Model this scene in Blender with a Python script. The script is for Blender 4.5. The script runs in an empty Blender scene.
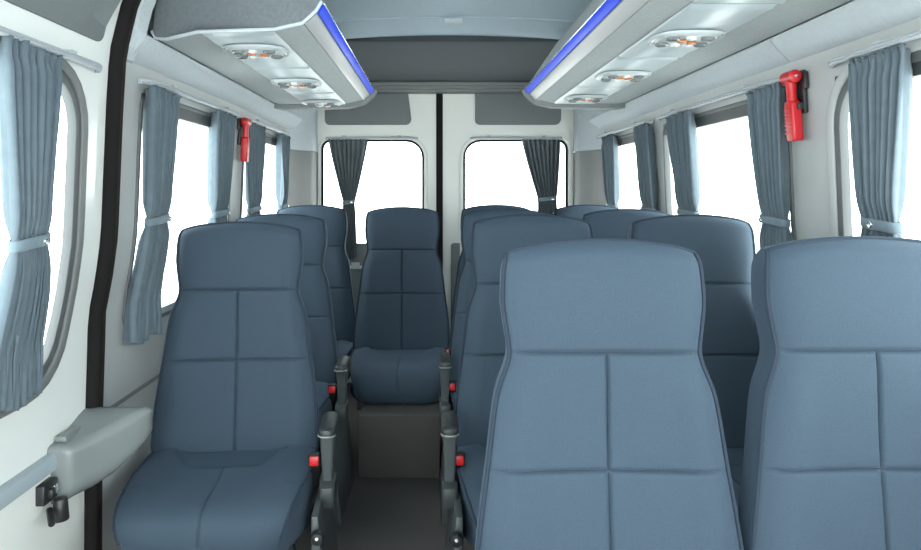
import bpy, bmesh, math, random
from mathutils import Vector, Matrix
from mathutils.geometry import delaunay_2d_cdt
random.seed(7)
PI = math.pi
C = bpy.context.scene.collection
ZC = 1.19            # eye height above the floor
XC = 0.08            # centre line of the van
YR = 4.2             # plane of the rear doors

# ------------------------------------------------------------------ materials
def mat(name, col, rough=.6, metal=0., noise=0., nscale=60., bump=0., bscale=400., sheen=0., spec=.5, coat=0., emit=None, estr=0.):
    m = bpy.data.materials.new(name); m.use_nodes = True
    nt = m.node_tree; b = nt.nodes['Principled BSDF']
    b.inputs['Base Color'].default_value = (*col, 1)
    b.inputs['Roughness'].default_value = rough
    b.inputs['Metallic'].default_value = metal
    b.inputs['Specular IOR Level'].default_value = spec
    b.inputs['Sheen Weight'].default_value = sheen
    b.inputs['Sheen Roughness'].default_value = .45
    b.inputs['Sheen Tint'].default_value = (.45, .65, .9, 1) if name.startswith(('seat', 'piping')) else (.9, 1, 1, 1)
    b.inputs['Coat Weight'].default_value = coat
    if emit:
        b.inputs['Emission Color'].default_value = (*emit, 1)
        b.inputs['Emission Strength'].default_value = estr
    tc = nt.nodes.new('ShaderNodeTexCoord')
    if noise > 0:
        n = nt.nodes.new('ShaderNodeTexNoise'); n.inputs['Scale'].default_value = nscale
        n.inputs['Detail'].default_value = 4
        nt.links.new(tc.outputs['Object'], n.inputs['Vector'])
        r = nt.nodes.new('ShaderNodeMapRange')
        r.inputs['From Min'].default_value = .3; r.inputs['From Max'].default_value = .7
        r.inputs['To Min'].default_value = 1 - noise; r.inputs['To Max'].default_value = 1 + noise
        nt.links.new(n.outputs['Fac'], r.inputs['Value'])
        x = nt.nodes.new('ShaderNodeVectorMath'); x.operation = 'SCALE'
        x.inputs[0].default_value = col
        nt.links.new(r.outputs['Result'], x.inputs['Scale'])
        nt.links.new(x.outputs['Vector'], b.inputs['Base Color'])
    if bump > 0:
        n2 = nt.nodes.new('ShaderNodeTexNoise'); n2.inputs['Scale'].default_value = bscale
        n2.inputs['Detail'].default_value = 2
        nt.links.new(tc.outputs['Object'], n2.inputs['Vector'])
        bp = nt.nodes.new('ShaderNodeBump'); bp.inputs['Strength'].default_value = bump
        bp.inputs['Distance'].default_value = .002
        nt.links.new(n2.outputs['Fac'], bp.inputs['Height'])
        nt.links.new(bp.outputs['Normal'], b.inputs['Normal'])
    return m

def glass_mat():
    m = bpy.data.materials.new('window_glass'); m.use_nodes = True
    nt = m.node_tree; nt.nodes.clear()
    o = nt.nodes.new('ShaderNodeOutputMaterial'); mx = nt.nodes.new('ShaderNodeMixShader')
    t = nt.nodes.new('ShaderNodeBsdfTransparent'); t.inputs['Color'].default_value = (.97, .985, .98, 1)
    g = nt.nodes.new('ShaderNodeBsdfGlossy'); g.inputs['Roughness'].default_value = .02
    lw = nt.nodes.new('ShaderNodeLayerWeight'); lw.inputs['Blend'].default_value = .5
    f = nt.nodes.new('ShaderNodeMath'); f.operation = 'POWER'; f.inputs[1].default_value = 5
    nt.links.new(lw.outputs['Facing'], f.inputs[0])
    f2 = nt.nodes.new('ShaderNodeMath'); f2.operation = 'MULTIPLY_ADD'; f2.inputs[1].default_value = .22; f2.inputs[2].default_value = .02
    nt.links.new(f.outputs[0], f2.inputs[0]); f = f2
    nt.links.new(f.outputs[0], mx.inputs[0]); nt.links.new(t.outputs[0], mx.inputs[1]); nt.links.new(g.outputs[0], mx.inputs[2])
    nt.links.new(mx.outputs[0], o.inputs[0])
    return m

def cloth_mat(name, col, trans=.25):
    m = mat(name, col, .85, noise=.10, nscale=35, sheen=.25)
    nt = m.node_tree; b = nt.nodes['Principled BSDF']; o = nt.nodes['Material Output']
    t = nt.nodes.new('ShaderNodeBsdfTranslucent'); t.inputs['Color'].default_value = (*col, 1)
    mx = nt.nodes.new('ShaderNodeMixShader'); mx.inputs[0].default_value = trans
    nt.links.new(b.outputs[0], mx.inputs[1]); nt.links.new(t.outputs[0], mx.inputs[2]); nt.links.new(mx.outputs[0], o.inputs[0])
    return m

M = dict(
    seat=mat('seat_fabric', (.043, .067, .095), .8, noise=.12, nscale=520, bump=.35, bscale=900, sheen=.14, spec=.25),
    piping=mat('piping_fabric', (.024, .037, .055), .75, sheen=.1, spec=.2),
    grey=mat('wall_grey_plastic', (.42, .44, .44), .5, noise=.03, nscale=8, bump=.05, bscale=500),
    dgrey=mat('mid_grey_plastic', (.17, .178, .178), .55, noise=.04, nscale=8),
    white=mat('white_painted_steel', (.80, .83, .80), .28, coat=.3),
    cream=mat('light_door_lining', (.76, .78, .74), .4),
    mould=mat('pale_grey_fabric_moulding', (.46, .51, .54), .85, noise=.05, nscale=90, bump=.15, bscale=500, sheen=.2),
    binf=mat('grey_carpet_lining', (.225, .245, .25), .95, noise=.10, nscale=120, bump=.25, bscale=500, sheen=.2),
    binend=mat('dark_grey_bin_end', (.135, .155, .168), .95, noise=.10, nscale=110, bump=.25, bscale=500, sheen=.15),
    panel=mat('pale_service_panel', (.44, .51, .53), .38),
    strip=mat('pale_grey_strip', (.40, .41, .41), .4),
    blue=mat('blue_strip', (.004, .030, .28), .4, spec=.2, emit=(.004, .05, .9), estr=.55),
    chrome=mat('bright_edge', (.7, .75, .8), .2, metal=.7),
    ceil=mat('ceiling_lining', (.36, .45, .51), .8, noise=.04, nscale=60),
    dark=mat('dark_rear_lining', (.052, .062, .07), .9, noise=.06, nscale=60),
    dpanel=mat('door_grey_panel', (.17, .19, .195), .85, noise=.04, nscale=90),
    floor=mat('floor_carpet', (.066, .063, .061), .95, noise=.18, nscale=180, bump=.4, bscale=500),
    black=mat('black_rubber', (.010, .009, .009), .85, spec=.2),
    seal=mat('brown_black_seal', (.022, .015, .012), .8, spec=.25),
    blackp=mat('black_plastic', (.018, .018, .02), .35),
    pad=mat('armrest_pad', (.022, .028, .03), .45, noise=.08, nscale=200),
    post=mat('grey_armrest_plastic', (.06, .072, .077), .42),
    metal=mat('dark_seat_metal', (.05, .06, .063), .45, metal=.3),
    red=mat('red_plastic', (.52, .012, .018), .35),
    orange=mat('orange_button', (.50, .17, .05), .35),
    vent=mat('pale_vent_plastic', (.42, .47, .48), .35),
    lens=mat('clear_lamp_lens', (.72, .76, .76), .12),
    rail=mat('pale_rail_plastic', (.44, .48, .51), .4),
    cover=mat('grey_latch_cover', (.19, .212, .215), .25),
    strip2=mat('bluegrey_weatherstrip', (.33, .39, .42), .4),
    silver=mat('silver_knob', (.65, .68, .7), .25, metal=.8),
    cur=cloth_mat('curtain_cloth', (.135, .182, .218), .18),
    cur2=cloth_mat('rear_curtain_cloth', (.15, .182, .202), .16),
    tie=cloth_mat('tie_cloth', (.17, .23, .275), .1),
    gasket=mat('grey_window_gasket', (.10, .11, .115), .5),
    glass=glass_mat(),
)

# ------------------------------------------------------------------ mesh builder
class MB:
    def __init__(s): s.v = []; s.f = []
    def add(s, vs, fs):
        k = len(s.v); s.v += [tuple(v) for v in vs]; s.f += [tuple(i + k for i in f) for f in fs]; return s
    def box(s, x0, x1, y0, y1, z0, z1):
        return s.add([(x0,y0,z0),(x1,y0,z0),(x1,y1,z0),(x0,y1,z0),(x0,y0,z1),(x1,y0,z1),(x1,y1,z1),(x0,y1,z1)],
                     [(0,3,2,1),(4,5,6,7),(0,1,5,4),(1,2,6,5),(2,3,7,6),(3,0,4,7)])
    def loft(s, rings, cap=True, closed=True):
        n = len(rings[0]); vs = [p for r in rings for p in r]; fs = []
        for i in range(len(rings) - 1):
            for j in range(n if closed else n - 1):
                a = i*n + j; b = i*n + (j+1) % n
                fs.append((a, b, b+n, a+n))
        if cap:
            fs.append(tuple(range(n))[::-1]); fs.append(tuple(range((len(rings)-1)*n, len(rings)*n)))
        return s.add(vs, fs)
    def tube(s, path, r, seg=8, closed=False, flat=1.0, up=(0,0,1)):
        P = [Vector(p) for p in path]; n = len(P); rings = []
        rr = r if isinstance(r, (list, tuple)) else [r]*n
        for i, p in enumerate(P):
            if closed: d = P[(i+1) % n] - P[i-1]
            else: d = P[min(i+1, n-1)] - P[max(i-1, 0)]
            d.normalize()
            a = d.cross(Vector(up))
            if a.length < .05: a = d.cross(Vector((1, 0, 0)))
            a.normalize(); b = d.cross(a)
            rings.append([p + a*math.cos(t*2*PI/seg)*rr[i] + b*math.sin(t*2*PI/seg)*rr[i]*flat for t in range(seg)])
        if closed: rings.append(rings[0])
        return s.loft(rings, cap=not closed)
    def cyl(s, p0, p1, r0, r1=None, seg=16):
        r1 = r0 if r1 is None else r1
        return s.tube([p0, p1], [r0, r1], seg)
    def prism(s, poly, fn, d0, d1):
        return s.loft([[fn(a, b, d0) for a, b in poly], [fn(a, b, d1) for a, b in poly]])
    def build(s, name, m, parent=None, bevel=0, seg=2, angle=38, smooth=True):
        me = bpy.data.meshes.new(name)
        me.from_pydata(s.v, [], s.f)
        bm = bmesh.new(); bm.from_mesh(me)
        bmesh.ops.remove_doubles(bm, verts=bm.verts, dist=1e-5)
        bmesh.ops.recalc_face_normals(bm, faces=bm.faces)
        if bevel:
            es = [e for e in bm.edges if len(e.link_faces) == 2 and e.calc_face_angle(0) > .5]
            bmesh.ops.bevel(bm, geom=es, offset=bevel, segments=seg, profile=.5, affect='EDGES', clamp_overlap=True)
        bm.to_mesh(me); bm.free()
        if smooth:
            me.polygons.foreach_set('use_smooth', [True]*len(me.polygons))
            me.set_sharp_from_angle(angle=math.radians(angle))
        me.materials.append(m)
        o = bpy.data.objects.new(name, me); C.objects.link(o)
        if parent: o.parent = parent
        return o

def tag(o, label=None, cat=None, group=None, kind=None):
    if label: o['label'] = label
    if cat: o['category'] = cat
    if group: o['group'] = group
    if kind: o['kind'] = kind
    return o
def empty(name, loc=(0,0,0)):
    o = bpy.data.objects.new(name, None); o.location = loc; o.empty_display_size = .1; C.objects.link(o); return o
def struct(o, label=None): return tag(o, label, None, None, 'structure')
def copy_tree(o, parent=None):
    c = o.copy(); C.objects.link(c)
    if parent: c.parent = parent
    for ch in list(o.children): copy_tree(ch, c)
    return c
def lerp(a, b, t): return a + (b - a)*t
def sstep(a, b, x):
    t = min(1, max(0, (x - a)/(b - a))); return t*t*(3 - 2*t)
def interp(tab, x):
    if x <= tab[0][0]: return tab[0][1]
    for (a, b), (c, d) in zip(tab, tab[1:]):
        if x <= c: return lerp(b, d, (x - a)/(c - a))
    return tab[-1][1]
def rrect(x0, x1, y0, y1, r, seg=6):
    """rounded rectangle; r = one radius or four (x0y0, x1y0, x1y1, x0y1)"""
    if not isinstance(r, (tuple, list)): r = (r,)*4
    out = []
    for (cx, cy, a0, q) in ((x0+r[0], y0+r[0], PI, r[0]), (x1-r[1], y0+r[1], 1.5*PI, r[1]), (x1-r[2], y1-r[2], 0, r[2]), (x0+r[3], y1-r[3], .5*PI, r[3])):
        for k in range(seg + 1):
            a = a0 + k*PI/2/seg; out.append((cx + q*math.cos(a), cy + q*math.sin(a)))
    return out
def inside(poly, x, y):
    c = False; n = len(poly)
    for i in range(n):
        (x1, y1), (x2, y2) = poly[i], poly[i-1]
        if (y1 > y) != (y2 > y) and x < (x2-x1)*(y-y1)/(y2-y1) + x1: c = not c
    return c

# side wall section: half width against height (height relative to the eye)
WALL = [(-1.19, .968), (-.62, .966), (-.43, .960), (-.32, .957), (-.22, .938), (-.12, .925), (0, .92), (.2, .912), (.352, .903), (.48, .872), (.58, .83), (.66, .775), (.715, .69), (.735, .60)]
def wx(side, z, inw=0): return XC + side*(interp(WALL, z - ZC) - inw)
def wall_pt(side):
    return lambda y, z, inw: (wx(side, z, inw), y, z)
def rear_pt(x, z, inw): return (x, YR - inw, z)

def holed_sheet(fn, outline, holes, thick, ys, zs):
    """wall sheet with holes, given thickness outwards"""
    pts = []; edges = []
    for loop in [outline] + holes:
        k = len(pts); pts += loop; n = len(loop)
        edges += [(k+i, k+(i+1) % n) for i in range(n)]
    for y in ys:
        for z in zs:
            if inside(outline, y, z) and not any(inside(h, y, z) for h in holes):
                if all(min((y-a)**2 + (z-b)**2 for a, b in h) > .0006 for h in holes + [outline]): pts.append((y, z))
    v, e, f, *_ = delaunay_2d_cdt([Vector(p) for p in pts], edges, [], 0, 1e-6)
    tris = []
    for t in f:
        cx = sum(v[i].x for i in t)/3; cy = sum(v[i].y for i in t)/3
        if inside(outline, cx, cy) and not any(inside(h, cx, cy) for h in holes): tris.append(tuple(t))
    mb = MB(); n = len(v)
    cnt = {}
    for t in tris:
        for i in range(3):
            a, b = t[i], t[(i+1) % 3]; cnt.setdefault(frozenset((a, b)), []).append((a, b))
    fs = list(tris) + [tuple(i + n for i in t[::-1]) for t in tris]
    for k, l in cnt.items():
        if len(l) == 1: a, b = l[0]; fs.append((b, a, a+n, b+n))
    mb.add([fn(p.x, p.y, 0) for p in v] + [fn(p.x, p.y, -thick) for p in v], fs)
    return mb
def dense(poly, step=.05):
    out = []
    for i, p in enumerate(poly):
        q = poly[(i+1) % len(poly)]; d = math.dist(p, q); k = max(1, int(d/step))
        out += [(lerp(p[0], q[0], j/k), lerp(p[1], q[1], j/k)) for j in range(k)]
    return out
def ring_band(fn, outer, inner, d0, d1):
    """frame between two loops of equal count, from depth d0 (outside) to d1 (inside)"""
    mb = MB(); n = len(outer)
    loops = [[fn(a, b, d0) for a, b in outer], [fn(a, b, d1) for a, b in outer], [fn(a, b, d1) for a, b in inner], [fn(a, b, d0) for a, b in inner]]
    loops.append(loops[0])
    return mb.loft(loops, cap=False)
ZROWS = [i*.06 for i in range(1, 32)]

# ------------------------------------------------------------------ floor, ceiling
struct(MB().box(XC-.97, XC+.97, -.80, YR+.05, -.06, 0).build('floor', M['floor']))
cb = MB()
prof = []
for i in range(25):
    x = lerp(-.66, .66, i/24); prof.append((XC + x, ZC + .752 - .03*(x/.66)**2))
YC = 3.32
cb.loft([[(x, y, z) for x, z in prof] + [(x, y, z + .05) for x, z in prof[::-1]] for y in (-.80, YC)])
ceil_o = cb.build('ceiling', M['ceil']); struct(ceil_o)
# transverse ribs of the ceiling lining
for y in (1.2, 1.95, 2.60, 2.95):
    r = MB(); r.loft([[(x, y+a, z - d) for x, z in prof] for a, d in ((-.012, -.002), (-.006, .006), (.006, .006), (.012, -.002))], cap=False, closed=False)
    r.build('ceiling_rib', M['ceil'], ceil_o)
r = MB().box(XC-.03, XC+.05, 2.93, 2.955, ZC+.725, ZC+.742); r.build('ceiling_rib', M['mould'], ceil_o, bevel=.003)
# dark dropped lining at the back
d = MB()
d.loft([[(XC-.66, y, z), (XC+.66, y, z), (XC+.66, y, z+.06), (XC-.66, y, z+.06)] for y, z in ((YC-.01, ZC+.722), (YC+.05, ZC+.716), (4.06, ZC+.645))])
struct(d.build('trim_1', M['dark'], bevel=.004), 'dark grey rear roof lining')
d = MB()
for k, (y0, z0) in enumerate(((4.04, .645), (4.07, .628), (4.10, .611))):
    d.box(XC-.80, XC+.80, y0, YR-.002, ZC+z0-.018, ZC+z0)
struct(d.build('trim_2', M['dgrey'], bevel=.004), 'stepped grey ledge over the rear doors')

# ------------------------------------------------------------------ side walls, windows
ZT = ZC + .725
WIN_Z0, WIN_Z1 = ZC - .405, ZC + .275
windows = []
def side_wall(name, side, y0, y1, holes, m):
    fn = wall_pt(side)
    hs = [dense(rrect(*h), .06) for h in holes]
    ol = dense([(y0, .0), (y1, .0), (y1, ZT), (y0, ZT)], .06)
    ys = [y0 + .12*i for i in range(1, int((y1-y0)/.12)+1)]
    return struct(holed_sheet(fn, ol, hs, .022, ys, ZROWS).build(name, m))
hL = [(1.93, 2.80, WIN_Z0, WIN_Z1, .05), (2.99, 3.80, WIN_Z0, WIN_Z1, .05)]
hR = [(.62, 1.665, WIN_Z0, WIN_Z1, .12), (1.89, 2.90, WIN_Z0, WIN_Z1, .05), (3.06, 3.97, WIN_Z0, WIN_Z1, .05)]
side_wall('wall_left', -1, 1.775, 3.93, hL, M['grey'])
side_wall('wall_right', 1, -.80, 3.98, [(-.55, .40, WIN_Z0, WIN_Z1, .12)] + hR, M['grey'])
side_wall('wall_front_left', -1, -.80, .795, [(-.55, .60, WIN_Z0, WIN_Z1, .12)], M['white'])
wn = [0]
def window(fn, rect, band=True, trim=None, lab=None, gask=.006, gm='gasket'):
    wn[0] += 1
    y0, y1, z0, z1, r = rect
    root = empty('window_%d' % wn[0], fn((y0+y1)/2, z0, 0)); struct(root, lab)
    bpy.context.view_layer.update(); inv = Matrix.Translation(-root.location)
    L = lambda a, b, c: tuple(Vector(fn(a, b, c)) - root.location)
    def off(k): 
        rr = tuple(max(.004, q - k) for q in r) if isinstance(r, (tuple, list)) else max(.004, r - k)
        return dense_n(rrect(y0+k, y1-k, z0+k, z1-k, rr))
    ring_band(L, off(-.008), off(gask), -.016, .007).build('gasket', M[gm], root, bevel=.002)
    if trim: ring_band(L, off(-.032), off(-.006), .0015, .013).build('window_frame', trim, root, bevel=.004)
    P = off(.006)
    MB().prism(P, L, -.021, -.016).build('pane', M['glass'], root, smooth=False)
    if band:
        b = MB().prism(dense_n(rrect(y0+.002, y1-.002, z1-.042, z1+.002, .004)), L, -.015, .004)
        b.build('top_bar', M['dpanelb'] if 'dpanelb' in M else M['black'], root)
        b = MB().prism(dense_n(rrect(y0+.002, y1-.002, z0-.002, z0+.024, .004)), L, -.015, .002)
        b.build('bottom_bar', M['strip2'], root)
    return root
def dense_n(poly):
    out = []
    n = len(poly)
    for i, p in enumerate(poly):
        q = poly[(i+1) % n]
        out.append(p)
        if (i % 7) == 6:
            for j in range(1, 8): out.append((lerp(p[0], q[0], j/8), lerp(p[1], q[1], j/8)))
    return out
M['dpanelb'] = mat('dark_window_bar', (.04, .045, .045), .5)
fl, fr = wall_pt(-1), wall_pt(1)
window(fl, hL[0], lab='left side window behind the sliding door')
window(fl, hL[1], lab='rearmost left side window')
window(fr, hR[0], trim=M['grey'], lab='right side window nearest the camera', gask=.015)
window(fr, hR[1], lab='middle right side window')
window(fr, hR[2], lab='rearmost right side window')

# wall mouldings under the luggage bins
def moulding(name, side, y0, y1, lab):
    sec = [(.850, .412), (.853, .400), (.880, .372), (.902, .350), (.930, .350), (.91, .44)]
    rings = []
    n = 30
    for i in range(n+1):
        y = lerp(y0, y1, i/n); w = .004*math.sin(y*3.2)
        rings.append([(XC + side*(x - .012), y, ZC + z + (w if 2 <= k <= 3 else 0)) for k, (x, z) in enumerate(sec)])
    struct(MB().loft(rings).build(name, M['mould'], angle=60), lab)
moulding('trim_3', -1, 1.80, 3.95, 'pale fabric moulding above the left windows')
moulding('trim_4', 1, .35, 1.845, 'pale fabric moulding above the near right window')
moulding('trim_5', 1, 1.85, 4.0, 'pale fabric moulding above the rear right windows')
# pale pillar head left of the bin front
rings = []
for i in range(12):
    z = lerp(.345, .715, i/11)
    X = interp(WALL, z)
    dx = .03 if i > 1 else .012 + .009*i
    rings.append([(XC-X+.001, 1.778, ZC+z), (XC-X+dx, 1.782, ZC+z), (XC-X+dx+.012, 1.82, ZC+z), (XC-X+.001, 1.86, ZC+z)])
struct(MB().loft(rings).build('trim_6', M['mould'], angle=50), 'pale fabric pillar head beside the door seal')

# rear corners: light above, mid grey below
def corner(name, side, z0, z1, m, lab):
    fs = []
    zs = [lerp(z0, z1, i/10) for i in range(11)]
    def sec(z):
        w = max(.88, interp(WALL, z - ZC))
        pts = [(w-.001, 3.86), (w-.018, 3.94), (w-.06, 4.03), (w-.10, 4.10), (.795, 4.15), (.79, YR)]
        out = [(w+.03, YR), (w+.03, 3.86)]
        return [(XC + side*x, y, z) for x, y in pts + out]
    struct(MB().loft([sec(z) for z in zs]).build(name, m, angle=40), lab)
for i, s in enumerate((-1, 1)):
    nm = ('left', 'right')[i]
    corner('trim_%d' % (7 + 2*i), s, ZC + .235, ZC + .74, M['mould'], 'pale upper corner lining, rear ' + nm)
    corner('trim_%d' % (8 + 2*i), s, 0, ZC + .233, M['dgrey'], 'grey lower corner lining, rear ' + nm)
# horizontal join in the left wall lining
struct(MB().loft([[(wx(-1, ZC-.60+a, b), y, ZC-.60+a) for a, b in ((-.006, 0), (-.004, .006), (.004, .006), (.006, 0))] for y in (1.82, 3.9)]).build('trim_11', M['dgrey']), 'thin join line along the left wall lining')

# ------------------------------------------------------------------ rear doors
px = 4.2/680
def RX(x): return (x - 432.5)*px
def RZ(y): return ZC - (y - 190)*px
def rear_door(name, x0, x1, wrect, prect, slant, lab, inner_right):
    hole = dense(rrect(*wrect), .06)
    ol = dense([(x0, .0), (x1, .0), (x1, RZ(90)), (x0, RZ(90))], .06)
    ys = [x0 + .1*i for i in range(1, int((x1-x0)/.1)+1)]
    o = struct(holed_sheet(rear_pt, ol, [hole], .05, ys, ZROWS).build(name, M['cream']), lab)
    # raised lip round the window and embossed rib
    y0, y1, z0, z1, r = wrect
    big = rrect(y0-.03, y1+.03, z0-.03, z1+.03, tuple(q+.03 for q in r)); sm = rrect(y0-.008, y1+.008, z0-.008, z1+.008, tuple(q+.008 for q in r))
    ring_band(rear_pt, big, sm, .0005, .012).build('window_surround', M['cream'], o, bevel=.005)
    # dark upper panel
    a0, a1, c0, c1 = prect
    pl = rrect(a0, a1, c0, c1, (.03, .04, .004, .004))
    pl = [(x + slant*(z - c0)*(1 if x > (a0+a1)/2 else .1), z) for x, z in pl]
    MB().prism(pl, rear_pt, .0005, .010).build('upper_panel', M['dpanel'], o, bevel=.003)
    # lower grey panel
    MB().prism(rrect(x0+.05, x1-.012, .05, RZ(243), .02), rear_pt, .0005, .010).build('lower_panel', M['dpanel'], o, bevel=.003)
    return o
wl = (RX(322.7), RX(422.7), RZ(264), RZ(141), (.05, .05, .10, .05))
wr = (RX(464.5), RX(566.4), RZ(264), RZ(141), (.05, .05, .05, .10))
dl = rear_door('door_2', RX(316.5), RX(436.3), wl, (RX(325), RX(412), RZ(125), RZ(93.5)), -.12, 'left rear door', True)
dr = rear_door('door_3', RX(442.7), RX(573.5), wr, (RX(475), RX(561), RZ(125), RZ(93.5)), .0, 'right rear door', False)
for pa, wrect, l in ((dl, wl, 'window in the left rear door'), (dr, wr, 'window in the right rear door')):
    window(rear_pt, wrect, band=False, lab=l, gask=.005, gm='black')
# small embossed triangles in the outer upper corners, and hinge screws
for o, x, s in ((dl, RX(321), 1), (dr, RX(570), -1)):
    t = [(x, RZ(128)), (x, RZ(142)), (x + s*.05, RZ(133))]
    ring_band(rear_pt, t, [(a*.75 + sum(q[0] for q in t)/12, b*.75 + sum(q[1] for q in t)/12) for a, b in t], .0005, .005).build('embossed_triangle', M['cream'], o)
# latch at the foot of the left window
MB().box(RX(352), RX(360), YR-.045, YR-.013, RZ(268), RZ(262)).build('window_catch', M['vent'], dl, bevel=.004)
# middle seal and frame rebate
struct(MB().box(RX(436.15), RX(442.85), YR-.008, YR+.03, 0, RZ(88)).build('trim_12', M['black']), 'black rubber seal between the rear doors')
struct(MB().box(XC-1.0, XC+1.0, YR+.055, YR+.09, ZC+.60, ZC+.80).build('wall_rear', M['cream']), 'rear header above the doors')

# ------------------------------------------------------------------ sliding door, left
D0, D1 = .80, 1.735
fd = wall_pt(-1)
dh = (.62+.25, 1.595, ZC-.43, ZC+.262, (.12, .14, .12, .12))
ol = dense([(D0, .02), (D1, .02), (D1, ZT), (D0, ZT)], .05)
door = struct(holed_sheet(fd, ol, [dense(rrect(*dh), .05)], .022, [D0+.08*i for i in range(1, 12)], ZROWS).build('door_1', M['white']), 'white sliding side door with curtained window')
window(fd, dh, band=False, trim=M['dgrey'], lab='window in the sliding side door', gask=.015)
# dark upper panel, bright flange edge
MB().prism(dense_n(rrect(D0+.03, 1.675, ZC+.362, ZT-.02, .02)), fd, .0005, .008).build('upper_panel', M['dpanel'], door, bevel=.003)
# belt: weather strip and lower panel
rings = [[fd(y, ZC+z, i) for z, i in ((-.606, .0005), (-.606, .018), (-.612, .024), (-.640, .024), (-.646, .012), (-.646, .0005))] for y in (D0+.01, 1.60)]
MB().loft(rings).build('weatherstrip', M['strip2'], door, angle=50)
MB().prism(dense_n(rrect(D0+.01, 1.70, .05, ZC-.65, .02)), fd, .0005, .010).build('lower_panel', M['cream'], door, bevel=.003)
# latch cover: lofted wedge that swells toward the door's rear edge
def csec(y, p, zt, zb, n=20):
    xw = wx(-1, ZC - .6) + .001
    out = [(xw, y, ZC + zb), (xw, y, ZC + zt)]
    r = min(p*.85, (zt - zb)*.42)
    for k in range(7):
        a = PI/2 - k*PI/12; out.append((xw + p - r*.55 + r*.55*math.cos(a), y, ZC + zt - r*.35 + r*.35*math.sin(a)))
    for k in range(9):
        a = -k*PI/16; out.append((xw + p - r + r*math.cos(a), y, ZC + zb + r + r*math.sin(a)))
    return out
cs = [(1.560, .040, -.600, -.712), (1.563, .052, -.594, -.722), (1.572, .060, -.590, -.726), (1.60, .072, -.588, -.726), (1.635, .094, -.582, -.722), (1.67, .122, -.572, -.706),
      (1.70, .145, -.562, -.682), (1.725, .160, -.556, -.660), (1.745, .166, -.556, -.645), (1.755, .160, -.562, -.635), (1.758, .15, -.57, -.625)]
MB().loft([csec(*q) for q in cs]).build('latch_cover', M['cover'], door, angle=50)
MB().loft([[(wx(-1, ZC-.6)+a, y, ZC+z) for a, z in ((.004, -.588), (.004, -.575), (.03, -.575), (.034, -.588))] for y in (1.585, 1.60, 1.72)]).build('cover_ledge', M['cover'], door, bevel=.003)
xl = wx(-1, ZC-.68)
lk = MB(); lk.box(xl+.008, xl+.03, 1.50, 1.556, ZC-.70, ZC-.655); lk.box(xl+.024, xl+.04, 1.515, 1.53, ZC-.69, ZC-.668)
ld = lk.build('latch', M['blackp'], door, bevel=.004)
MB().cyl((xl+.048, 1.535, ZC-.745), (xl+.046, 1.535, ZC-.695), .017, .015).build('latch_knob', M['blackp'], door, bevel=.003)
MB().box(xl+.026, xl+.034, 1.535, 1.552, ZC-.688, ZC-.668).build('latch_plate', M['silver'], door, bevel=.002)
MB().tube([(xl+.03, 1.52, ZC-.715), (xl+.05, 1.49, ZC-.722), (xl+.06, 1.475, ZC-.725)], .007).build('latch_lever', M['blackp'], door)
# door seal: black bulb and brown lip
zz = [lerp(.03, 1.90, i/40) for i in range(41)]
def sealx(z, inw): 
    return wx(-1, z, inw)
struct(MB().tube([(sealx(z, .006), 1.752, z) for z in zz], .022, 10, up=(0,1,0)).build('trim_13', M['black']), 'black rubber seal of the sliding door')
struct(MB().tube([(sealx(z, .010), 1.779, z) for z in zz], .012, 10, up=(0,1,0)).build('trim_14', M['seal']), 'brown black inner lip of the door seal')

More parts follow.
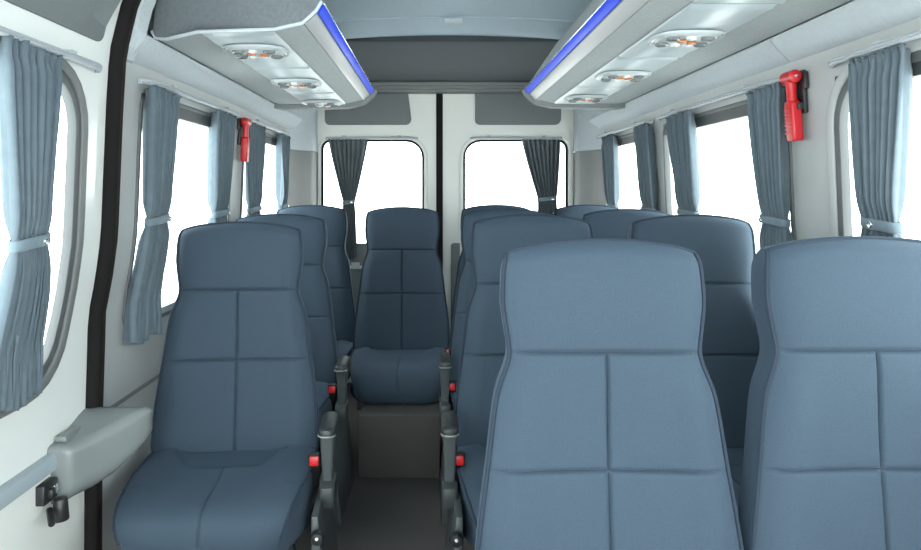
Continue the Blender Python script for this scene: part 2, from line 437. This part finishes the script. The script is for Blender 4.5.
# ------------------------------------------------------------------ luggage bins
def bin_(side, y0, y1, label):
    slant = (.11 if side < 0 else 0)
    def sy(x, y): return y + slant*sstep(.66, .86, x)*(y < y0+.05)
    root = empty('overhead_luggage_bin', (XC + side*.6, (y0+y1)/2, ZC + .41))
    tag(root, label, 'luggage bin', 'overhead luggage bins')
    O = root.location
    def loft_sec(sec, ya, yb, nm, m, parent=root, **k):
        return MB().loft([[(XC + side*x - O.x, sy(x, y) - O.y, ZC + z - O.z) for x, z in sec] for y in (ya, yb)]).build(nm, m, parent, **k)
    core = [(.515, .705), (.366, .487), (.381, .462), (.415, .431), (.488, .415), (.69, .412), (.815, .412), (.838, .416), (.846, .43), (.83, .56), (.765, .66), (.70, .705)]
    body = loft_sec(core, y0+.012, y1-.012, 'bin_body', M['binf'], angle=25)
    def plate(a, b, t, ya, yb, nm, m, parent=root):
        (x0, z0), (x1, z1) = a, b; d = Vector((x1-x0, z1-z0)).normalized(); n = Vector((d.y, -d.x))
        if n.y > 0: n = -n
        sec = [(x0 + n.x*.0006, z0 + n.y*.0006), (x1 + n.x*.0006, z1 + n.y*.0006), (x1 + n.x*t, z1 + n.y*t), (x0 + n.x*t, z0 + n.y*t)]
        return loft_sec(sec, ya, yb, nm, m, parent, bevel=min(.0015, t*.3))
    plate((.3835, .4595), (.413, .4325), .004, y0+.02, y1-.02, 'pale_strip', M['strip'])
    plate((.3675, .4845), (.381, .462), .007, y0+.02, y1-.02, 'blue_strip', M['blue'])
    plate((.3655, .489), (.3675, .4845), .006, y0+.02, y1-.02, 'strip_edge', M['chrome'])
    sp = []
    # service panel in lengths, with wavy pressed joints between them
    n = 3; L = (y1 - .05 - (y0 + .02))
    cuts = [y0+.02] + CUTS[side] + [y1-.05]
    for a, b in zip(cuts, cuts[1:]):
        rows = []
        p = MB()
        N = 30
        for i in range(N+1):
            y = lerp(a+.003, b-.003, i/N); e = min(i, N-i)/N
            dz = .006 + .003*math.cos(e*30)*math.exp(-e*9)
            if i in (0, N): dz = .001
            rows.append([(XC + side*x - O.x, sy(x, y) + (slant*.6 if False else 0) - O.y, ZC + z - O.z) for x, z in ((.492, .4135), (.496, .4135 - dz), (.59, .4125 - dz), (.682, .4125 - dz), (.686, .4125))])
        p.loft(rows, cap=False, closed=False)
        p.build('service_panel', M['panel'], root, angle=60)
    for ya, yb, nm, m in ((y0, y0+.0125, 'bin_end', M['binend']), (y1-.0125, y1, 'bin_end', M['dgrey'])):
        ex = [(x*1.0, z) for x, z in core]
        loft_sec(ex, ya, yb, nm, m, bevel=.004)
    path = [(.366, .487), (.381, .462), (.415, .431), (.488, .4145), (.59, .411), (.69, .409), (.80, .408), (.838, .416), (.848, .435)]
    for y, r, m in ((y0+.004, .005, M['mould']), (y1-.005, .024, M['binf'])):
        MB().tube([(XC + side*x - O.x, sy(x, y) - O.y, ZC + z - O.z) for x, z in path], r, 8, up=(0,1,0)).build('end_trim', m, root)
    return root
UNITS = {-1: [1.97, 2.55, 3.14], 1: [1.21, 1.80, 2.39, 2.97]}
CUTS = {-1: [2.26, 2.85], 1: [1.5, 2.10, 2.68]}
bin_(-1, 1.75, 3.29, 'grey overhead luggage bin with blue strip on the left, its end facing the camera')
bin_(1, .90, 3.27, 'grey overhead luggage bin with blue strip on the right, running out of frame')

def service_unit():
    root = empty('air_vent_unit')
    def oval(rx, ry, n=40): return [(rx*math.copysign(abs(math.cos(t))**.7, math.cos(t)), ry*math.copysign(abs(math.sin(t))**.7, math.sin(t))) for t in [2*PI*i/n for i in range(n)]]
    b = MB()
    prof = [(.092, .085, 0), (.090, .083, -.006), (.084, .077, -.004), (.081, .074, -.008), (.075, .068, -.006), (.072, .065, -.009), (.0, .0, -.009)]
    rings = [[(x, y, z) for x, y in oval(max(a, .001), max(c, .001))] for a, c, z in prof]
    b.loft(rings).build('oval_plate', M['vent'], root, angle=30)
    for x, y in ((-.045, -.034), (.045, -.034), (-.052, .034), (.052, .034)):
        v = MB(); v.loft([[(x + r*math.cos(t*PI/10), y + r*math.sin(t*PI/10), z) for t in range(20)] for r, z in ((.017, -.009), (.017, -.015), (.013, -.017), (.011, -.012), (.0005, -.012))])
        vo = v.build('air_nozzle', M['cover'], root)
        g = MB()
        for k in (-1, 0, 1): g.box(x-.010, x+.010, y + k*.006 - .001, y + k*.006 + .001, -.0155, -.012)
        g.build('nozzle_vane', M['blackp'], vo)
    for x, y in ((-.016, .036), (.018, .036), (.0, -.040)):
        v = MB(); v.loft([[(x + r*math.cos(t*PI/10), y + r*math.sin(t*PI/10), z) for t in range(20)] for r, z in ((.013, -.009), (.013, -.014), (.010, -.0155), (.0005, -.018))])
        v.build('reading_lamp', M['lens'], root)
    for x, y in ((-.012, -.008), (.020, .012)):
        MB().box(x-.012, x+.012, y-.007, y+.007, -.016, -.009).build('call_button', M['orange'], root, bevel=.002)
    return root
proto = service_unit(); first = True
NM = {-1: ['nearest the camera', 'middle of three', 'farthest back'],
      1: ['', 'nearest the camera in view', 'second from the camera', 'farthest back, smallest in view']}
for s, nm in ((-1, 'left'), (1, 'right')):
    for y, w in zip(UNITS[s], NM[s]):
        if not w: continue
        o = proto if first else copy_tree(proto); first = False
        o.location = (XC + s*.59, y, ZC + .4040)
        tag(o, 'oval air vent unit under the %s luggage bin, %s' % (nm, w), 'air vent', 'oval air vent units under the luggage bins')

# ------------------------------------------------------------------ curtains and rails
def curtain(fn, top, tie, bot, zt, zk, zb, label, m, n=8, side=None, tie_sign=1, base=.030, seedv=0, amp=.019):
    rnd = random.Random(seedv*13 + 5)
    root = empty('curtain', fn(sum(top)/2, zt, base)); tag(root, label, 'curtain', 'tied back window curtains')
    O = root.location; L = lambda a, b, c: tuple(Vector(fn(a, b, c)) - O)
    n = n - 1; nc, nz = n*12, 60
    ph = [rnd.uniform(-.5, .5) for _ in range(n+2)]; am = [rnd.uniform(.7, 1.25) for _ in range(n+2)]
    rows = []
    for j in range(nz+1):
        v = j/nz; z = lerp(zt, zb, v); row = []
        for i in range(nc+1):
            u = i/nc
            if z > zk:
                t = (zt - z)/(zt - zk); t = t**1.15
                a = lerp(lerp(top[0], top[1], u), lerp(tie[0], tie[1], u), t)
            else:
                t = (zk - z)/(zk - zb); t = 1 - (1-t)**1.6
                a = lerp(lerp(tie[0], tie[1], u), lerp(bot[0], bot[1], u), t)
            k = int(u*n*.9999); q = lerp(ph[k], ph[k+1], u*n - k); A = amp*lerp(am[k], am[k+1], u*n - k)
            dtie = math.exp(-((z - zk)/.035)**2)
            A *= 1 - .55*dtie
            h = math.sin(2*PI*(u*n) + q + .4*math.sin(v*5 + seedv))
            o = A*(h + .38*math.sin(4*PI*u*n + 1 + ph[k]) + .14*math.sin(10*PI*u*n + 2*v + q))
            if v < .05: o *= .75 + 5*v
            if v < .07:
                g = 1 - v/.07; o += .006*g*math.sin(2*PI*u*n*2.5 + 3*v); o *= 1 - .25*math.sin(g*PI)
            row.append(L(a, z + (.005*math.sin(u*n*7) if j == 0 else .008*math.sin(u*9 + seedv) if j == nz else 0), base + o))
        rows.append(row)
    c = MB().loft(rows, cap=False, closed=False).build('cloth', m, root, angle=180)
    sm = c.modifiers.new('thickness', 'SOLIDIFY'); sm.thickness = .0025
    # gathered heading tape
    hp = []
    # tie band
    cx = (tie[0]+tie[1])/2; hw = abs(tie[1]-tie[0])/2 + .0015; rings = []
    for dz, gr in ((-.012, .0), (-.009, .003), (.009, .003), (.012, .0)):
        rings.append([L(cx + (hw+gr)*math.copysign(abs(math.cos(t))**.6, math.cos(t)), zk + dz + .006*math.cos(t), base + (.017+gr)*math.copysign(abs(math.sin(t))**.8, math.sin(t))) for t in [2*PI*i/32 for i in range(32)]])
    tb = MB().loft(rings, cap=False).build('tie_band', M['tie'], root, angle=50)
    sm = tb.modifiers.new('thickness', 'SOLIDIFY'); sm.thickness = .002
    bx = cx + tie_sign*hw*.55
    MB().loft([[tuple(Vector(L(bx + r*math.cos(t), zk + r*math.sin(t), d))) for t in [2*PI*i/16 for i in range(16)]] for r, d in ((.008, base+.014), (.008, base+.023), (.006, base+.025), (.0005, base+.024))]).build('tie_button', M['silver'], tb)
    return root
def rail(fn, a0, a1, z, label, curve0=True, curve1=True):
    root_pts = []
    n = 40
    def off(t):
        L = abs(a1-a0); d0 = t*L; d1 = (1-t)*L; o = .036
        if curve0 and d0 < .06: o = .008 + .028*math.sin(d0/.06*PI/2)
        if curve1 and d1 < .06: o = .008 + .028*math.sin(d1/.06*PI/2)
        return o
    rings = []
    P0 = Vector(fn((a0+a1)/2, z, .03))
    for i in range(n+1):
        t = i/n; t = t - .08*math.sin(2*PI*t)
        a = lerp(a0, a1, t); o = off(t)
        rings.append([tuple(Vector(fn(a, z + dz, o + di)) - P0) for dz, di in ((.007, -.006), (.007, .005), (.003, .008), (.0, .004), (-.004, .008), (-.007, .005), (-.007, -.006))])
    r = MB().loft(rings).build('curtain_rail', M['rail'], angle=40); r.location = P0
    # wall brackets
    for t in (.2, .8):
        a = lerp(a0, a1, t)
        MB().add(*box_pts(lambda x, y, w: tuple(Vector(fn(x, y, w)) - P0), a-.010, a+.010, z+.006, z+.016, .0005, .038)).build('bracket', M['rail'], r, bevel=.002)
    tag(r, label, 'curtain rail', 'pale curtain rails above the windows')
    return r
def box_pts(fn, a0, a1, b0, b1, c0, c1):
    return ([fn(a, b, c) for a, b, c in ((a0,b0,c0),(a1,b0,c0),(a1,b1,c0),(a0,b1,c0),(a0,b0,c1),(a1,b0,c1),(a1,b1,c1),(a0,b1,c1))],
            [(0,3,2,1),(4,5,6,7),(0,1,5,4),(1,2,6,5),(2,3,7,6),(3,0,4,7)])
ZRL = ZC + .305; TT = ZC + .292; TK = ZC - .087; TB = ZC - .435
cu = M['cur']
rail(fl, .86, 1.66, ZC+.292, 'pale curtain rail over the sliding door window at far left')
rail(fl, 1.90, 2.83, ZRL, 'pale curtain rail over the left window behind the sliding door')
rail(fl, 2.92, 3.82, ZRL, 'pale curtain rail over the rearmost left side window')
rail(fr, .62, 1.665, ZRL, 'pale curtain rail over the near right window, at the right picture edge')
rail(fr, 1.87, 2.93, ZRL, 'pale curtain rail over the middle right window, ending at the red hammer')
rail(fr, 3.03, 3.96, ZRL, 'pale curtain rail over the rearmost right side window')
curtain(fl, (1.255, 1.455), (1.32, 1.43), (1.30, 1.465), ZC+.283, ZC-.105, ZC-.435, 'blue-grey curtain tied back on the white sliding door at far left', cu, 9, tie_sign=.6, seedv=1)
curtain(fl, (1.915, 2.115), (1.945, 2.075), (1.90, 2.09), TT, TK, TB, 'blue-grey curtain just behind the sliding door pillar, tied beside the front left seat', cu, 8, seedv=2, tie_sign=1.2)
curtain(fl, (2.50, 2.74), (2.53, 2.68), (2.51, 2.70), TT, TK, TB, 'blue-grey curtain left of the red hammer on the left wall', cu, 8, seedv=3)
curtain(fl, (2.96, 3.21), (3.02, 3.18), (2.99, 3.2), TT, TK, TB, 'blue-grey curtain partly behind the red hammer on the left wall', cu, 8, seedv=4)
curtain(fl, (3.54, 3.78), (3.62, 3.76), (3.60, 3.78), TT, TK, TB, 'rearmost curtain on the left wall, beside the grey corner lining', cu, 7, seedv=5)
curtain(fr, (1.371, 1.555), (1.424, 1.528), (1.409, 1.545), TT, ZC-.075, TB, 'blue-grey curtain at the right picture edge, nearest the camera', cu, 9, seedv=6, tie_sign=.1)
curtain(fr, (1.861, 2.056), (1.871, 2.002), (1.857, 2.022), TT, TK, TB, 'blue-grey curtain right beside the red hammer on the right wall', cu, 8, seedv=7)
curtain(fr, (2.513, 2.760), (2.503, 2.678), (2.488, 2.692), TT, TK, TB, 'blue-grey curtain at the back end of the middle right window', cu, 8, seedv=8)
curtain(fr, (3.003, 3.217), (2.984, 3.135), (2.974, 3.159), TT, TK, TB, 'blue-grey curtain at the front end of the rearmost right window', cu, 7, seedv=9)
curtain(fr, (3.577, 3.810), (3.596, 3.762), (3.587, 3.791), TT, TK, TB, 'rearmost curtain on the right wall, beside the grey corner lining', cu, 7, seedv=10)
curtain(rear_pt, (RX(329), RX(368)), (RX(344), RX(355)), (RX(340), RX(357)), RZ(140), RZ(202), RZ(258), 'dark grey curtain over the left rear door window', M['cur2'], 9, seedv=11)
curtain(rear_pt, (RX(521), RX(559)), (RX(537), RX(555)), (RX(536), RX(556)), RZ(140), RZ(199), RZ(258), 'dark grey curtain over the right rear door window', M['cur2'], 9, seedv=12)
rail(rear_pt, RX(318+8), RX(418), RZ(138.5), 'pale curtain rail over the left rear door window')
rail(rear_pt, RX(470), RX(562), RZ(138.5), 'pale curtain rail over the right rear door window')

# ------------------------------------------------------------------ emergency hammers
def hammer():
    # local: x along the wall (toward the viewer's side negative), y away from the wall, z up; origin at the bracket centre on the wall
    root = empty('emergency_hammer')
    b = MB(); b.box(-.040, .040, .0, .012, .035, .085); b.box(-.016, .034, .012, .030, -.02, .0); b.box(-.016, .030, .0, .012, -.03, .09)
    b.build('holder', M['blackp'], root, bevel=.004)
    h = MB()
    h.tube([(-.030, .03, .074), (-.026, .03, .074), (.026, .03, .074), (.030, .03, .074)], [.012, .018, .018, .012], 14)
    h.tube([(0, .03, .070), (.001, .03, .03), (.003, .03, -.002)], [.017, .013, .0145], 12)
    hp = h.build('hammer_neck', M['red'], root)
    g = MB(); g.loft([[(x + cx, y + .03, z) for x, y in rrect(-hw, hw, -.015, .015, .007, 4)] for z, hw, cx in ((.006, .014, .003), (.0, .021, .003), (-.05, .022, .005), (-.098, .021, .007), (-.105, .016, .007))])
    gp = g.build('hammer_grip', M['red'], root)
    r = MB()
    for k in range(7): r.box(-.014, .020, .0445, .0475, -.085 + k*.011, -.081 + k*.011)
    r.build('grip_rib', M['red'], gp, bevel=.0008)
    for sx in (-1, 1):
        MB().cyl((sx*.029, .03, .074), (sx*.042, .03, .074), .006, .001, 10).build('steel_tip', M['silver'], hp)
    return root
hm = hammer()
def place(o, side, y, z):
    # x axis along the wall, y axis inward
    lean = math.atan2(wx(side, z+.05) - wx(side, z-.05), .1)
    inw = Vector((-side, 0, 0)); along = Vector((0, 1, 0)) if side < 0 else Vector((0, -1, 0))
    R = Matrix((along, inw, Vector((0,0,1)))).transposed()
    # columns: local x -> along, local y -> inward
    R = Matrix(((along.x, inw.x, 0), (along.y, inw.y, 0), (along.z, inw.z, 1)))
    T = Matrix.Rotation(lean, 4, 'Y') @ R.to_4x4()
    o.matrix_world = Matrix.Translation((wx(side, z, .0025), y, z)) @ T @ Matrix.Scale(.95, 4)
place(hm, 1, 1.815, ZC + .232)
tag(hm, 'red emergency hammer in its black holder on the right wall pillar', 'hammer', 'red emergency hammers')
h2 = copy_tree(hm); place(h2, -1, 2.905, ZC + .222)
tag(h2, 'red emergency hammer in its black holder on the left wall pillar', 'hammer', 'red emergency hammers')

# ------------------------------------------------------------------ seats
REC = math.radians(6)
JZ = .412            # height of the joint between cushion and backrest
S = .692
WID = [(-.06, .232), (0, .243), (.06, .243), (.12, .239), (.2, .229), (.27, .219), (.35, .209), (.39, .2035), (.42, .196), (.45, .1825), (.48, .1755), (.51, .180), (.58, .189), (.65, .1865), (.692, .181)]
def bp(x, y, s): return (x, y*math.cos(REC) + s*math.sin(REC), JZ + s*math.cos(REC) - y*math.sin(REC))
SEAMS = (.480, .268)
DF, DB = .052, .050
def sm_w(s):
    return sum(interp(WID, s + k*.007) for k in (-2, -1, 0, 1, 2))/5
def back_ring(s):
    q = max(0, (s - (S-.036))/.036); q = min(q, 1)
    ds = math.sqrt(max(0, 1 - q*q))*(1) ; w = sm_w(s)*(1 - .02*q*q)
    arc = lambda xn: .020*xn*xn*sstep(.45, S, s) + .004*abs(xn)**8*sstep(.6, S, s)
    pts = []
    NX = XN
    for xn in NX:
        x = w*xn
        y = -DF*(1 - .42*abs(xn)**9)
        # bolsters either side below the waist, soft head roll above it
        y += -.010*math.exp(-((abs(xn)-.78)/.16)**2)*(1 - sstep(.38, .48, s))
        y += .008*math.exp(-(xn/.5)**2)*(1 - sstep(.32, .47, s))
        y += -.014*math.sin(PI*min(1, max(0, (s-.48)/(S-.48))))**.7*(1 - abs(xn)**4)
        for a, b in ((-.02, SEAMS[1]), (SEAMS[1], SEAMS[0])):
            if a < s < b: y -= .007*abs(math.sin(PI*(s-a)/(b-a)))**.5*(1 - abs(xn)**6)*(abs(math.sin(PI*min(abs(xn), 1)*.98))**.35)
        g = 0
        for sm in SEAMS: g = max(g, math.exp(-((s-sm)/.0034)**2))
        if s < SEAMS[0]: g = max(g, .9*math.exp(-(x/.0034)**2)*sstep(SEAMS[0]+.001, SEAMS[0]-.003, s) if False else .9*math.exp(-(x/.0034)**2))
        y += .0075*g*(1 - abs(xn)**8)
        pts.append(bp(x, y*lerp(.12, 1, ds), s - arc(xn) - (0)))
    yc = -DF*.58
    side = [(1.002, yc*.5), (1.004, 0), (1.0, DB*.6), (.95, DB*.95)]
    back = [(lerp(.90, -.90, k/8), DB) for k in range(9)]
    oth = [(-a, b) for a, b in side[::-1]]
    for xn, y in side + back + oth:
        xx = max(-1, min(1, xn))
        pts.append(bp(w*lerp(xn, max(-.99, min(.99, xn)), q), y*lerp(.12, 1, ds), s - arc(xx)))
    return pts
XN = sorted(set([round(-1 + 2*i/44, 4) for i in range(45)] + [-.035, -.022, -.012, .012, .022, .035, -.985, .985, -.965, .965]))
SL = [-.06 + .015*i for i in range(52)]
SL = [s for s in SL if s < S-.037]
for sm in SEAMS: SL += [sm + d for d in (-.012, -.008, -.005, -.0025, 0, .0025, .005, .008, .012)]
SL += [S - .036 + .036*math.sin(PI/2*k/9) for k in range(10)]
SL = sorted(set(round(s, 4) for s in SL))
def seat_back(parent):
    mb = MB().loft([back_ring(s) for s in SL]); b = mb.build('backrest', M['seat'], parent, angle=60)
    path = []
    nx = len(XN)
    rr = [back_ring(s) for s in SL]
    left = [Vector(r[0]) for r in rr]; right = [Vector(r[nx-1]) for r in rr]
    top = [Vector(p) for p in rr[-1][:nx]]
    nf = Vector((0, -math.cos(REC), math.sin(REC)))
    full = [p + nf*.003 for p in left[2:-2]] + [right_ for right_ in []]
    fullr = [p + nf*.003 for p in right[2:-2]]
    # across the top, just in front of the crown
    k = len(rr) - 4
    crown = [Vector(p) + nf*.001 for p in rr[k][:nx:2]]
    pth = full[:k-2] + crown[0:] + fullr[:k-2][::-1]
    MB().tube(pth, .0042, 6, up=(0, 1, 0)).build('piping', M['piping'], b)
    return b
CP = [(.05, .400), (.035, .425), (.0, .458), (-.06, .463), (-.12, .463), (-.17, .462), (-.22, .461), (-.28, .459), (-.33, .456), (-.37, .452), (-.40, .445), (-.425, .432), (-.438, .412), (-.442, .385), (-.438, .36), (-.428, .325), (-.41, .30), (-.37, .288), (-.2, .30), (0, .33), (.04, .35)]
CP = [(y, z - .036 + (.012 if z < .36 else 0)) for y, z in CP]
def catmull(P, n):
    out = []
    for i in range(len(P)-1):
        p0, p1, p2, p3 = P[max(i-1,0)], P[i], P[i+1], P[min(i+2, len(P)-1)]
        for k in range(n):
            t = k/n
            out.append(tuple(.5*((2*b) + (c-a)*t + (2*a-5*b+4*c-d)*t*t + (-a+3*b-3*c+d)*t**3) for a, b, c, d in zip(p0, p1, p2, p3)))
    out.append(P[-1]); return out
CPD = catmull(CP, 5)
XC2 = sorted(set([round(-1 + 2*i/40, 4) for i in range(41)] + [-.03, -.018, -.009, .009, .018, .03, -.98, .98, -.965, .965]))
def cush_w(y, z):
    w = interp([(-.44, .206), (-.42, .211), (-.36, .222), (-.2, .238), (.0, .238), (.05, .232)], y)
    return w*(1 - .13*sstep(.41, .27, z)*sstep(-.3, -.42, y))
def cush_row(p):
    y0, z0 = p; cy, cz = -.20, .35
    w = cush_w(y0, z0); out = []
    top = z0 > .375 and y0 > -.44
    for xn in XC2:
        x = w*xn
        f = .10*abs(xn)**10
        y = lerp(y0, y0 + (.02 if y0 < -.3 else 0), abs(xn)**6); z = lerp(z0, cz, f*1.6)
        if z0 > .394 and y0 > -.41:
            z += .007*math.exp(-((abs(x)-.17)/.045)**2)*sstep(.03, -.06, y0)*sstep(-.42, -.28, y0)
            yU = -.165 + .13*sstep(.085, .185, abs(x))
            g = math.exp(-((y0 - yU)/.009)**2)*(1 - abs(xn)**10)
            z -= .013*g
            if y0 > yU: z -= .010*sstep(yU, yU+.02, y0)*(1 - abs(xn)**6)
        if (y0 < -.165 and z0 > .33):
            g = math.exp(-(x/.0034)**2); z -= .006*g*sstep(-.44, -.40, y0)
            y += .005*g*(1 - sstep(-.44, -.38, y0))
        z -= .010*sstep(.0, .6, 1-abs(xn))*math.exp(-((y0+.27)/.10)**2)*(1 if z0 > .394 else 0)
        out.append((x, y, z))
    return out
def seat_cushion(parent):
    rows = [cush_row(p) for p in CPD]
    mb = MB(); mb.loft([[r[j] for r in rows] for j in range(len(XC2))]); c = mb.build('cushion', M['seat'], parent, angle=60)
    for j, s in ((0, -1), (len(XC2)-1, 1)):
        P = [Vector(r[j]) + Vector((s*.001, 0, .001)) for r in rows if r[j][1] < .02 and not (r[j][2] < .33 and r[j][1] > -.42)]
        MB().tube(P[::2], .004, 6, up=(1, 0, 0)).build('piping', M['piping'], c)
    return c
def tbox(mb, fn, sx, sy, zs):
    return mb
def seat(arm, legs=True, buckle=0):
    root = empty('passenger_seat')
    seat_back(root); seat_cushion(root)
    MB().box(-.19, .19, -.36, .04, .225, .262).build('seat_frame', M['metal'], root, bevel=.006)
    # hinge plates between cushion and backrest
    if legs:
        for sx in (-1, 1):
            for y in (-.30, -.02):
                MB().loft([[(sx*x + a, y + b, z) for a, b in ((-.016, -.02), (.016, -.02), (.016, .02), (-.016, .02))] for x, z in ((.165, .024), (.15, .226))]).build('leg', M['metal'], root, bevel=.004)
            MB().box(sx*.165-.022, sx*.165+.022, -.38, .06, .0015, .025).build('foot_rail', M['metal'], root, bevel=.004)
    if arm:
        s = math.copysign(1, arm); ax = abs(arm); AY = -.10
        # side cover along the aisle, flared at the floor
        sec = [(ax-.030, .36), (ax-.012, .36), (ax-.004, .24), (ax+.012, .06), (ax+.018, .002), (ax-.03, .002), (ax-.03, .24)]
        MB().loft([[(s*x, y, z) for x, z in sec] for y in (-.36, .04)]).build('side_cover', M['post'], root, bevel=.004)
        # hinge bracket
        MB().loft([[(s*(ax + a), b, z) for a, b in rrect(-.022, .022, y0+AY, y1+AY, .01, 3)] for z, y0, y1 in ((.33, -.15, -.06), (.36, -.16, -.05), (.385, -.155, -.055), (.395, -.14, -.07))]).build('hinge_bracket', M['metal'], root)
        # arm: tapered upright that leans back a little, with a rounded pad on top
        arm_o = MB().loft([[(s*(ax + dx + a), b + c + AY, z) for a, b in rrect(-hw, hw, -hd, hd, .008, 4)] for z, hw, hd, dx, c in ((.372, .014, .022, .0, -.105), (.42, .015, .026, 0, -.105), (.47, .017, .034, .0, -.10), (.515, .019, .05, 0, -.09), (.524, .019, .056, 0, -.085))]).build('arm', M['post'], root)
        MB().loft([[(s*ax + a, b - .08 + AY, z) for a, b in rrect(-hw, hw, -hl, hl, .018 if hw > .018 else .01, 6)] for z, hw, hl in ((.520, .016, .072), (.525, .0225, .080), (.538, .0235, .082), (.545, .021, .079), (.549, .013, .070))]).build('arm_pad', M['pad'], arm_o)
        MB().tube([(s*ax + .0225*math.cos(t), AY - .08 - .062 - .019*abs(math.sin(t)), .527) for t in [PI*k/12 for k in range(13)]], .0032, 8).build('pad_lip', M['cover'], arm_o)
        kn = MB().loft([[(s*(ax-.012) + r*math.cos(t), y, .318 + r*math.sin(t)) for t in [2*PI*i/16 for i in range(16)]] for r, y in ((.008, -.358), (.009, -.372), (.017, -.374), (.018, -.388), (.014, -.396), (.0005, -.398))]).build('recline_knob', M['blackp'], root)
        MB().cyl((s*(ax-.012), -.397, .322), (s*(ax-.012), -.400, .322), .0045, .0035, 10).build('knob_mark', M['lens'], kn)
    if buckle:
        s = math.copysign(1, buckle); BX = abs(buckle)
        bk = MB().loft([[(s*(BX + dx + a), b + c - .09, z) for a, b in rrect(-hw, hw, -hd, hd, .005, 3)] for z, hw, hd, dx, c in ((.345, .008, .006, .0, -.06), (.39, .010, .007, 0, -.075), (.41, .016, .012, 0, -.085), (.455, .017, .013, 0, -.105), (.462, .014, .010, 0, -.108))]).build('belt_buckle', M['blackp'], root)
        MB().loft([[(s*BX + a*.85, -.194 + b*.8 - dy, .452 + c) for a, b, c in ((-.015, -.014, -.022), (.015, -.014, -.022), (.015, -.012, .004), (-.015, -.012, .004), )] for dy in (-.004, .006)]).build('release_button', M['red'], bk, bevel=.002)
    return root
SEAT_LABELS = {
    'L2': 'slate blue seat left of the aisle nearest the white sliding door, cushion fully seen',
    'L3': 'slate blue seat on the left of the aisle, second back from the sliding door',
    'L4': 'slate blue seat of the rear row against the left wall',
    'C4': 'slate blue rear seat facing straight up the aisle on a carpeted plinth',
    'R1': 'largest, nearest slate blue seat, its whole headrest in view right of the aisle',
    'R1w': 'near slate blue seat cut off by the right picture edge',
    'R2': 'slate blue aisle seat right behind the nearest one, its armrest and red buckle showing',
    'R2w': 'slate blue window seat in front of the curtain by the right red hammer',
    'R3': 'slate blue aisle seat right of the aisle, third back from the camera',
    'R3w': 'slate blue window seat on the right, third back from the camera',
    'R4': 'slate blue seat of the rear row just right of the rear door seal',
    'R4w': 'slate blue seat of the rear row against the right wall',
}
pa = seat(.29, buckle=.252); pb = seat(-.262, buckle=-.236); pc = seat(0, buckle=0); pd = seat(0, legs=False, buckle=.235)
used = set()
TOPY = math.sin(REC)*.64          # horizontal set-back of the backrest top from the joint
for key, proto, x, ytop, dz in (
    ('L2', pa, -.594, 2.10, -.010), ('L3', pa, -.630, 2.79, -.010), ('L4', pc, -.625, 3.50, .010), ('C4', pd, -.150, 3.36, .004),
    ('R1', pb, .320, 1.275, -.004), ('R1w', pc, .816, 1.275, .000), ('R2', pb, .309, 2.10, .012), ('R2w', pc, .806, 2.10, .012),
    ('R3', pb, .309, 2.80, .010), ('R3w', pc, .808, 2.80, .010), ('R4', pc, .327, 3.48, .012), ('R4w', pc, .805, 3.50, .012)):
    o = proto if id(proto) not in used else copy_tree(proto); used.add(id(proto))
    o.location = (x, ytop - TOPY + .04, 0); o.scale = (.955 if '4' in key else 1, 1, 1 + dz/1.1)
    o.rotation_euler.z = math.radians(4 if key == 'L2' else 0)
    tag(o, SEAT_LABELS[key], 'seat', 'slate blue passenger seats')
# carpeted plinth under the aisle-end rear seat
struct(MB().box(-.305, .030, 2.80, 3.30, .002, .262).build('trim_15', M['floor'], bevel=.006), 'carpeted plinth under the rear middle seat')

# ------------------------------------------------------------------ light: overcast white daylight through the glass and the open front
w = bpy.data.worlds.new('daylight'); bpy.context.scene.world = w; w.use_nodes = True
bg = w.node_tree.nodes['Background']; bg.inputs['Color'].default_value = (.94, 1, .99, 1); bg.inputs['Strength'].default_value = 7.0

cam_d = bpy.data.cameras.new('camera'); cam = bpy.data.objects.new('camera', cam_d); C.objects.link(cam)
cam.location = (0, 0, ZC); cam.rotation_euler = (PI/2, 0, 0)
cam_d.sensor_width = 36; cam_d.lens = 36*680/921; cam_d.shift_x = 28/921; cam_d.shift_y = -85/921
cam_d.clip_start = .02
sc = bpy.context.scene; sc.camera = cam
sc.view_settings.view_transform = 'Standard'; sc.view_settings.look = 'None'; sc.view_settings.gamma = 1
sc.view_settings.exposure = 0
